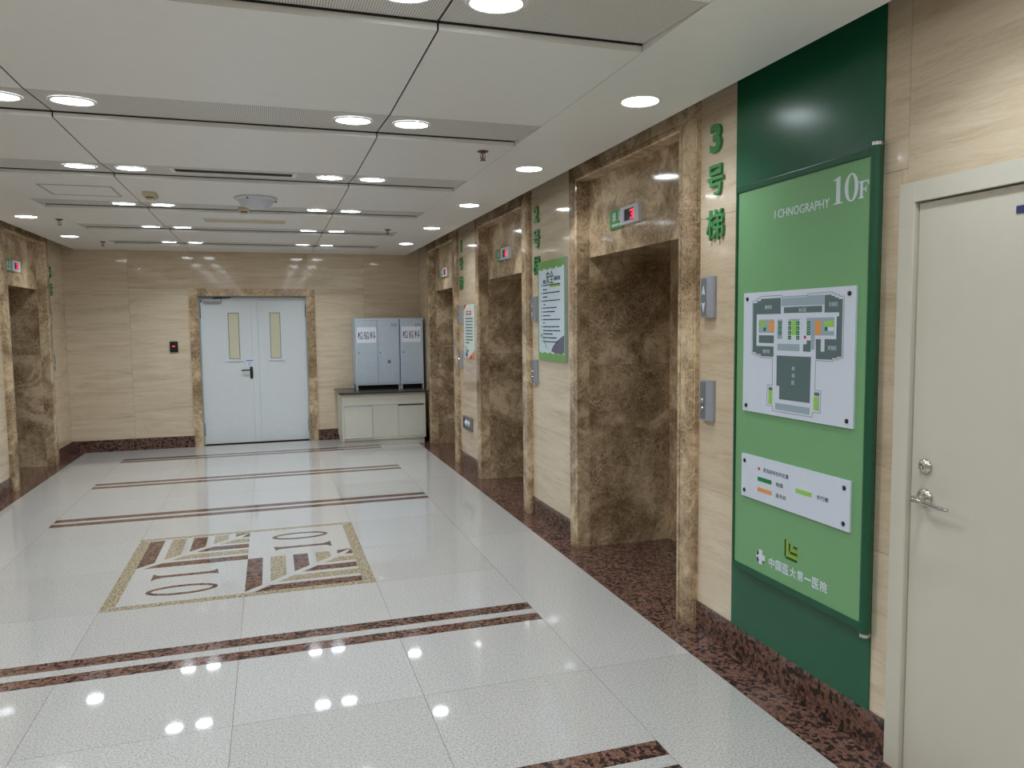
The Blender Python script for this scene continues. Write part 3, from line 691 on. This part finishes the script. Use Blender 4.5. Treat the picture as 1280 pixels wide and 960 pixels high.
# plan plate (plate-local u starts at its left edge)
UP = U(3.025)
plate = MB().box(UP, UP+.703, -.042, -.034, bz(1.232), bz(1.772)).build('plan_plate', 'plate_white', t, label='white plate with the coloured floor plan')
PY = -.042
MAP = {
 'map_dark': [[(.071,1.725),(.1,1.725),(.1,1.733),(.127,1.733),(.127,1.742),(.265,1.742),(.266,1.674),(.098,1.674),(.098,1.533),(.221,1.533),(.222,1.488),(.132,1.488),(.132,1.496),(.098,1.496),(.098,1.504),(.072,1.504)],
  [(.286,1.701),(.521,1.702),(.522,1.676),(.287,1.676)],
  [(.536,1.743),(.573,1.744),(.573,1.738),(.592,1.738),(.592,1.731),(.612,1.731),(.612,1.725),(.635,1.725),(.635,1.503),(.61,1.503),(.61,1.497),(.585,1.497),(.585,1.490),(.491,1.489),(.489,1.569),(.518,1.569),(.518,1.52),(.54,1.52),(.54,1.57),(.604,1.57),(.605,1.658),(.617,1.659),(.617,1.674),(.536,1.674)],
  [(.116,1.581),(.222,1.581),(.222,1.547),(.116,1.547)], [(.413,1.546),(.435,1.548),(.435,1.563),(.458,1.563),(.459,1.517),(.414,1.517)],
  [(.244,1.495),(.462,1.496),(.46,1.308),(.265,1.307),(.265,1.364),(.245,1.364)], [(.191,1.354),(.217,1.354),(.217,1.34),(.192,1.34)], [(.486,1.355),(.516,1.355),(.516,1.341),(.486,1.341)]],
 'map_light': [[(.27,1.74),(.432,1.74),(.432,1.745),(.534,1.745),(.534,1.706),(.27,1.706)], [(.114,1.651),(.223,1.651),(.223,1.592),(.114,1.592)], [(.244,1.65),(.278,1.65),(.278,1.567),(.245,1.567)], [(.318,1.651),(.39,1.651),(.39,1.643),(.318,1.643)],
  [(.432,1.655),(.591,1.655),(.591,1.584),(.482,1.584),(.482,1.526),(.459,1.526),(.458,1.584),(.432,1.584)], [(.247,1.546),(.391,1.546),(.391,1.517),(.247,1.517)], [(.238,1.289),(.46,1.289),(.46,1.26),(.239,1.26)], [(.509,1.339),(.516,1.339),(.516,1.28),(.509,1.28)]],
}
mbs = {}
def pr(mat, pts, lay=1):
    key = (mat, lay, 0 if mat == 'map_line' or lay == 3 else len(mbs))
    mbs.setdefault(key, MB()).prism([(UP+u, bz(z)) for u, z in pts], PY-.0005*lay, PY+.0004)
def prr(mat, u0_, u1_, za, zb, lay=2): pr(mat, [(u0_, za), (u1_, za), (u1_, zb), (u0_, zb)], lay)
for m_, L in MAP.items():
    for p in L: pr(m_, p)
for a_ in ((.114,.167,1.622,1.642),(.341,.369,1.585,1.644),(.537,.59,1.62,1.642),(.192,.217,1.281,1.338),(.484,.509,1.282,1.338)): prr('map_green', *a_)
for a_ in ((.189,.223,1.597,1.643),(.484,.517,1.587,1.643)): prr('map_orange', *a_)
for a_ in ((.149,.166,1.6,1.615),(.54,.556,1.602,1.617)): prr('map_lift', *a_)
prr('plate_white', .557, .591, 1.602, 1.618)
for u, n_ in ((.254, 3), (.318, 4), (.370, 4), (.436, 3)):
    for i in range(n_): prr('map_lift', u, u+.018, 1.625-.02*i, 1.641-.02*i); prr('plate_white', u+.005, u+.013, 1.631-.02*i, 1.634-.02*i, 3)
OUT = [(.066,1.495),(.067,1.734),(.097,1.735),(.097,1.742),(.12,1.745),(.12,1.752),(.272,1.753),(.272,1.745),(.432,1.745),(.432,1.752),(.579,1.754),(.579,1.748),(.597,1.748),(.597,1.742),(.617,1.742),(.617,1.735),(.642,1.735),(.642,1.497),(.616,1.497),(.616,1.490),(.590,1.490),(.590,1.483),(.491,1.483),(.489,1.363),(.525,1.363),(.523,1.273),(.478,1.272),(.476,1.252),(.221,1.252),(.221,1.273),(.178,1.273),(.182,1.363),(.216,1.363),(.215,1.482),(.128,1.482),(.128,1.489),(.094,1.489),(.094,1.496),(.066,1.496)]
for (p, q), (r_, s_) in zip(OUT, OUT[1:]):
    L = math.hypot(r_-p, s_-q)
    if L < 1e-6: continue
    nx, nz = -(s_-q)/L*.0011, (r_-p)/L*.0011
    pr('map_line', [(p+nx, q+nz), (r_+nx, s_+nz), (r_-nx, s_-nz), (p-nx, q-nz)])
for (m_, lay, k_), mb in mbs.items():
    o = mb.build('printed_line' if m_ == 'map_line' else 'printed_area', m_, plate)
    if k_ == 0 and (m_ == 'map_line' or lay == 3): o['kind'] = 'stuff'
for s, u, z in (('教学区', .182, 1.704), ('办公区', .406, 1.688), ('实验区', .585, 1.706), ('实验区', .584, 1.536), ('教学区', .172, 1.51)):
    glyphs('room_lettering', s, UP+u-.024, UP+u+.024, bz(z)-.0085, bz(z)+.0085, .0004, 'letter_white', plate, PY-.0005)
for s, z in (('检', 1.444), ('验', 1.414), ('区', 1.384)): glyphs('room_lettering', s, UP+.346, UP+.364, bz(z)-.0085, bz(z)+.0085, .0004, 'letter_white', plate, PY-.0005)
MB().cyl((UP+.424, PY-.001, bz(1.576)), .0065, .0012, 'y', 16).build('position_dot', 'red_print', plate)
def screws(pl_, pts):
    for u, z in pts:
        MB().lathe([(.0095, 0), (.009, -.003), (.006, -.005), (0, -.0055)], (UP+u, PY, bz(z)), 14, 'y').build('screw', 'black_plastic', pl_, smooth=True)
        MB().cyl((UP+u-.001, PY-.0058, bz(z)+.001), .003, .0008, 'y', 8).build('screw_slot', 'chrome', pl_)
screws(plate, ((.027, 1.744), (.67, 1.744), (.027, 1.258), (.67, 1.259)))
key = MB().box(UP-.002, UP+.698, -.042, -.034, bz(.832), bz(1.031)).build('legend_plate', 'plate_white', t, label='white plate with the colour legend')
screws(key, ((.022, .999), (.022, .861), (.666, .999), (.665, .859)))
MB().cyl((UP+.131, PY-.001, bz(.979)), .0075, .0012, 'y', 16).build('position_dot', 'red_print', key)
for m_, u0_, u1_, za, zb in (('map_lift', .123, .222, .923, .942), ('map_orange', .122, .223, .875, .894), ('map_green', .384, .482, .922, .941)):
    MB().box(UP+u0_, UP+u1_, PY-.0006, PY, bz(za), bz(zb)).build('colour_swatch', m_, key)
for s, u0_, u1_, za, zb in (('您当前所在的位置', .162, .336, .969, .988), ('电梯', .254, .3, .922, .942), ('洗手间', .252, .32, .873, .893), ('步行梯', .513, .58, .921, .941)):
    glyphs('legend_lettering', s, UP+u0_, UP+u1_, bz(za), bz(zb), .0005, 'ink_black', key, PY, .004)
# emblem of nested corners
ex, ez, es = U(2.716), bz(.62), .082
for k in range(3):
    o = k*.028; w_ = .0095
    MB().prism([(ex+o, ez+o+.006), (ex+o+w_, ez+o+.006+w_*.6), (ex+o+w_, ez+es-k*.012), (ex+o, ez+es-k*.012)], FY-.0012, FY).build('emblem_bar', 'logo_dark', t)
    MB().prism([(ex+o+.006, ez+o), (ex+es, ez+o), (ex+es, ez+o+w_), (ex+o+.006+w_*.6, ez+o+w_)], FY-.0012, FY).build('emblem_bar', 'logo_dark', t)
    if k < 2:
        MB().prism([(ex+o+.011, ez+o+.016), (ex+o+.024, ez+o+.026), (ex+o+.024, ez+es-k*.012-.004), (ex+o+.011, ez+es-k*.012-.004)], FY-.001, FY).build('emblem_bar', 'lime_print', t)
        MB().prism([(ex+o+.014, ez+o+.011), (ex+es, ez+o+.011), (ex+es, ez+o+.024), (ex+o+.026, ez+o+.024)], FY-.001, FY).build('emblem_bar', 'lime_print', t)
cx, cz = U(2.884), bz(.573)
mb = MB()
pts = []
for k in range(4):
    q = k*math.pi/2
    for p_ in ((.011, .012), (.031, .014), (.034, 0), (.031, -.014), (.011, -.012)):
        c0, s0 = math.cos(-q), math.sin(-q); pts.append((cx+p_[0]*c0-p_[1]*s0, cz+p_[0]*s0+p_[1]*c0))
mb.prism(pts, FY-.0012, FY).build('cross_emblem', 'letter_white', t)
name = '中国医大第一医院'
for i, ch in enumerate(name):
    y_ = 2.822-i*.0475; zz = (.548, .592) if ch != '一' else (.568, .575)
    glyphs('name_lettering', ch, U(y_), U(y_-.039), bz(zz[0]), bz(zz[1]), .0012, 'letter_white', t, FY, .014)

# ------------------------------------------------------------------ cream door in the right wall
door = MB().box(-2.097, -1.172, .006, .05, .004, 2.041).build('door_1', 'cream_paint', bevel=.002, seg=1); door.location = (XR, 0, 0); door.rotation_euler = (0, 0, RW)
struct(door, 'plain cream painted door beside the green directory board', 'door')
fr = MB()
fr.box(-DY1, -2.1, -.014, .05, 0, DZ).build('frame_post', 'cream_paint', door, bevel=.003, seg=1)
MB().box(-1.169, -DY0, -.014, .05, 0, DZ).build('frame_post', 'cream_paint', door, bevel=.003, seg=1)
MB().box(-2.0995, -1.1695, -.014, .05, 2.045, DZ).build('frame_head', 'cream_paint', door)
MB().box(-DY1, -DY0, .05, .055, 0, DZ).build('gap_shade_sheet', 'gap_black', door)  # black sheet that paints the shade in the gaps round the leaf
lx = -2.035
MB().lathe([(0, -.022), (.010, -.021), (.012, -.016), (.019, -.014), (.026, -.008), (.028, .004)], (lx, .006, 1.137), 28, 'y').build('lock_cylinder', 'chrome', door, smooth=True)
MB().lathe([(0, -.029), (.005, -.028), (.007, -.022)], (lx, .006, 1.132), 12, 'y').build('key_core', 'chrome', door, smooth=True)
hd = MB().lathe([(.012, -.03), (.014, -.014), (.026, -.011), (.031, -.006), (.033, .004)], (lx, .006, 1.027), 28, 'y').build('handle_rose', 'chrome', door, smooth=True)
MB().tube([(lx+.004, .0, 1.027), (lx+.0, -.035, 1.028), (lx-.002, -.05, 1.029), (lx+.008, -.058, 1.03), (lx+.05, -.058, 1.026), (lx+.10, -.053, 1.02), (lx+.14, -.046, 1.018)], [.009, .009, .0095, .0095, .008, .007, .006], 10).build('lever', 'chrome', hd, smooth=True)
MB().box(-1.737, -1.6, .002, .006, 1.955, 1.978).build('door_tag', 'blue_label', door, bevel=.0015, seg=1)

# ------------------------------------------------------------------ double door in the end wall
IX0, IX1, IT, YD = -.918, .517, 2.076, .085
door2 = MB().box(-.905, -.16, YD, YD+.045, .012, 2.06).build('door_2', 'pale_blue_paint', bevel=.002, seg=1); door2.location = (0, YB, 0)
struct(door2, 'pale blue white steel double door with two slim windows', 'door')
leaf2 = MB().box(-.158, .505, YD+.004, YD+.045, .012, 2.06).build('door_leaf', 'pale_blue_paint', door2, bevel=.002, seg=1)
MB().box(-.236, -.152, YD-.008, YD, .012, 2.058).build('cover_strip', 'pale_blue_paint', door2, bevel=.002, seg=1)
SP = -.018
for a0, a1, z0_, z1_, nm in ((DX0, IX0, 0, .72, 'surround_post'), (DX0, IX0, .7215, 1.45, 'surround_post'), (DX0, IX0, 1.4515, DT, 'surround_post'), (IX1, DX1, 0, .9, 'surround_post'), (IX1, DX1, .9015, DT, 'surround_post'), (IX0, IX1, IT, DT, 'surround_head')):
    MB().box(a0, a1, SP, .14, z0_, z1_).build(nm, 'brown_marble', door2)
MB().box(IX0, IX0+.014, .05, .14, 0, IT).build('steel_jamb', 'steel_frame_paint', door2); MB().box(IX1-.014, IX1, .05, .14, 0, IT).build('steel_jamb', 'steel_frame_paint', door2)
MB().box(IX0+.014, IX1-.014, .05, .14, 2.062, IT).build('steel_head', 'steel_frame_paint', door2)
MB().box(IX0, IX1, .14, .16, 0, IT).build('backing', 'shaft_dark', door2)
for x0, x1, par, dy in ((-.546, -.4, door2, 0), (.009, .153, leaf2, .004)):
    f = MB(); o = .026
    f.box(x0-o, x1+o, YD+dy-.008, YD+dy, 1.846, 1.846+o).box(x0-o-.012, x1+o+.012, YD+dy-.012, YD+dy, 1.165, 1.198).box(x0-o, x0, YD+dy-.008, YD+dy, 1.198, 1.846).box(x1, x1+o, YD+dy-.008, YD+dy, 1.198, 1.846)
    fo = f.build('window_frame', 'pale_blue_paint', par)
    MB().box(x0, x1, YD+dy-.002, YD+dy+.002, 1.198, 1.846).build('pane', 'frosted_cream', fo)
    f = MB(); e = .008
    f.box(x0, x1, YD+dy-.006, YD+dy-.001, 1.846-e, 1.846).box(x0, x1, YD+dy-.006, YD+dy-.001, 1.198, 1.198+e).box(x0, x0+e, YD+dy-.006, YD+dy-.001, 1.198, 1.846).box(x1-e, x1, YD+dy-.006, YD+dy-.001, 1.198, 1.846)
    f.build('gasket', 'grey_metal_dark', fo)
hp = MB().box(-.278, -.242, YD-.014, YD, .918, 1.085).build('handle_plate', 'black_plastic', door2, bevel=.008)
MB().tube([(-.26, YD-.01, 1.04), (-.26, YD-.05, 1.04), (-.275, YD-.055, 1.04), (-.39, YD-.05, 1.038)], .0095, 10).build('lever', 'black_plastic', hp, smooth=True)
st = MB().box(-.325, -.235, YD-.0012, YD, 1.088, 1.18).build('sticker', 'paper_white', door2)
MB().box(-.325, -.235, YD-.0018, YD-.001, 1.164, 1.18).build('printed_band', 'blue_print', st); MB().ring(.022, .022, .007, YD-.0018, YD-.001, (-.28, 1.125)).build('printed_mark', 'blue_print', st)
cl = MB().box(-.86, -.63, YD-.05, YD, 1.985, 2.03).build('door_closer', 'grey_metal', door2, bevel=.006)
MB().tube([(-.72, YD-.025, 2.03), (-.72, YD-.025, 2.048), (-.6, YD-.02, 2.052), (-.5, YD-.0, 2.056)], .007, 8).build('closer_arm', 'black_plastic', cl)
MB().cyl((-.888, YD-.006, 2.005), .012, .006, 'y', 12).build('bolt_cap', 'black_plastic', door2)
for x in (-.905, .505):
    for z in (.22, 1.86): MB().cyl((x, YD-.008, z-.09), .009, .18, 'z', 10).build('hinge', 'hinge_brown', door2)
t = thing('card_reader', 'small black card reader with a red light on the end wall', 'card reader', (-1.243, YB, 1.387), BW)
MB().box(-.052, .052, -.022, 0, -.072, .072).build('case', 'black_plastic', t, bevel=.006)
MB().box(-.02, .012, -.0235, -.0215, .003, .011).build('indicator_light', 'led_dot', t)

# ------------------------------------------------------------------ cabinet and lockers
CX0, CX1, CY0, CY1 = .905, 2.045, 10.435, 11.225
t = thing('base_cabinet', 'low cream cabinet with dark top in the corner beside the double door', 'cabinet', ((CX0+CX1)/2, (CY0+CY1)/2, 0))
cx, cy = (CX0+CX1)/2, (CY0+CY1)/2; w2, d2 = (CX1-CX0)/2, (CY1-CY0)/2
MB().box(-w2+.015, w2-.015, -d2+.03, d2, 0, .085).build('plinth', 'cabinet_cream', t)
MB().box(-w2, w2, -d2+.012, d2, .085, .72).build('body', 'cabinet_cream', t)
MB().box(-w2, w2, -d2, -d2+.012, .56, .715).build('top_rail', 'cabinet_cream', t)
MB().box(-w2, w2, -d2, -d2+.012, .085, .108).build('bottom_rail', 'cabinet_cream', t)
for sg in (-1, 1): MB().box(*sorted((sg*w2, sg*(w2-.022))), -d2, -d2+.012, .108, .56).build('side_rail', 'cabinet_cream', t)
for x0, x1, dy, zt in ((.93, 1.304, -.012, .53), (1.307, 1.66, 0, .556), (1.664, 2.02, -.004, .54)):
    dr = MB().box(x0-cx, x1-cx, -d2+dy, -d2+.012, .111, zt).build('door', 'cabinet_cream', t, bevel=.002, seg=1)
    if zt < .55: MB().box(x0-cx, x1-cx, -d2+dy-.004, -d2+.01, zt, zt+.012).build('pull_rail', 'hinge_brown' if x0 > 1.5 else 'plate_white', dr)
MB().box(.862-cx, 2.09-cx, -d2-.04, d2, .72, .745).build('worktop', 'counter_dark', t, bevel=.003)
def locker(x0, x1, doors, label, grp):
    y0, y1, z0, z1 = 10.77, 11.2, .81, 1.748
    t = thing('locker', label, 'locker', ((x0+x1)/2, (y0+y1)/2, .745), 0, grp); lx, ly = (x0+x1)/2, (y0+y1)/2
    MB().box(x0-lx, x1-lx, y0-ly+.004, y1-ly, z0-.745, z1-.745).build('body', 'locker_grey', t, bevel=.003, seg=1)
    MB().box(x0-lx, x1-lx, y0-ly-.006, y0-ly+.004, z1-.745-.026, z1-.745).build('top_rail', 'locker_grey', t)
    MB().box(x0-lx, x1-lx, y0-ly-.006, y0-ly+.004, z0-.745, z0-.745+.02).build('bottom_rail', 'locker_grey', t)
    for xx in (x0+.012, x1-.012):
        for yy in (y0+.02, y1-.02): MB().box(xx-.012-lx, xx+.012-lx, yy-.012-ly, yy+.012-ly, 0, z0-.745).build('foot', 'locker_grey', t)
    MB().box(x0+.035-lx, x1-.035-lx, y0+.05-ly, y1-.02-ly, .002, z0-.745).build('base_shade_box', 'gap_black', t)  # black box between the feet, painted shade under the locker
    for a, b, tagx in doors:
        d_ = MB().box(a-lx, b-lx, y0-ly-.008, y0-ly+.004, z0-.745+.023, z1-.745-.029).build('door', 'locker_grey', t, bevel=.002, seg=1)
        MB().cyl((a+.03-lx, y0-ly-.016, 1.265-.745), .009, .01, 'y', 12).build('lock', 'black_plastic', d_)
        if tagx:
            mb = MB(); q0, q1 = b-.095-lx, b-.03-lx; mb.box(q0, q1, y0-ly-.011, y0-ly-.007, .888, .893).box(q0, q1, y0-ly-.011, y0-ly-.007, .915, .92).box(q0, q0+.005, y0-ly-.011, y0-ly-.007, .893, .915).box(q1-.005, q1, y0-ly-.011, y0-ly-.007, .893, .915); mb.build('label_holder', 'hinge_brown', d_)
    return t, lx, ly
t1, lx, ly = locker(1.138, 1.757, ((1.156, 1.446, False), (1.450, 1.742, True)), 'grey steel locker with two doors standing on the cream cabinet', 'steel lockers on the cabinet')
MB().lathe([(0, -.003), (.024, -.002), (.026, 0)], (1.603-lx, 10.762-ly, 1.135-.745), 20, 'y').build('oval_badge', 'grey_metal_dark', t1)
locker(1.766, 2.098, ((1.783, 2.082, True),), 'grey steel locker with one door standing on the cream cabinet', 'steel lockers on the cabinet')
for x0, x1, z0, z1, lab in ((1.16, 1.428, 1.40, 1.625, 'white paper sign taped to the two door locker'), (1.79, 2.058, 1.408, 1.63, 'white paper sign taped to the one door locker')):
    t = thing('paper_sign', lab, 'paper sign', ((x0+x1)/2, 10.7615, z0))
    MB().box(-(x1-x0)/2, (x1-x0)/2, -.0015, 0, 0, z1-z0).build('sheet', 'paper_white', t)
    for i, ch in enumerate('检验科'): glyphs('lettering', ch, -.122+i*.084, -.122+i*.084+.078, .055, .165, .0006, 'ink_black', t, -.0015, .006)
print('objects', len(bpy.data.objects))
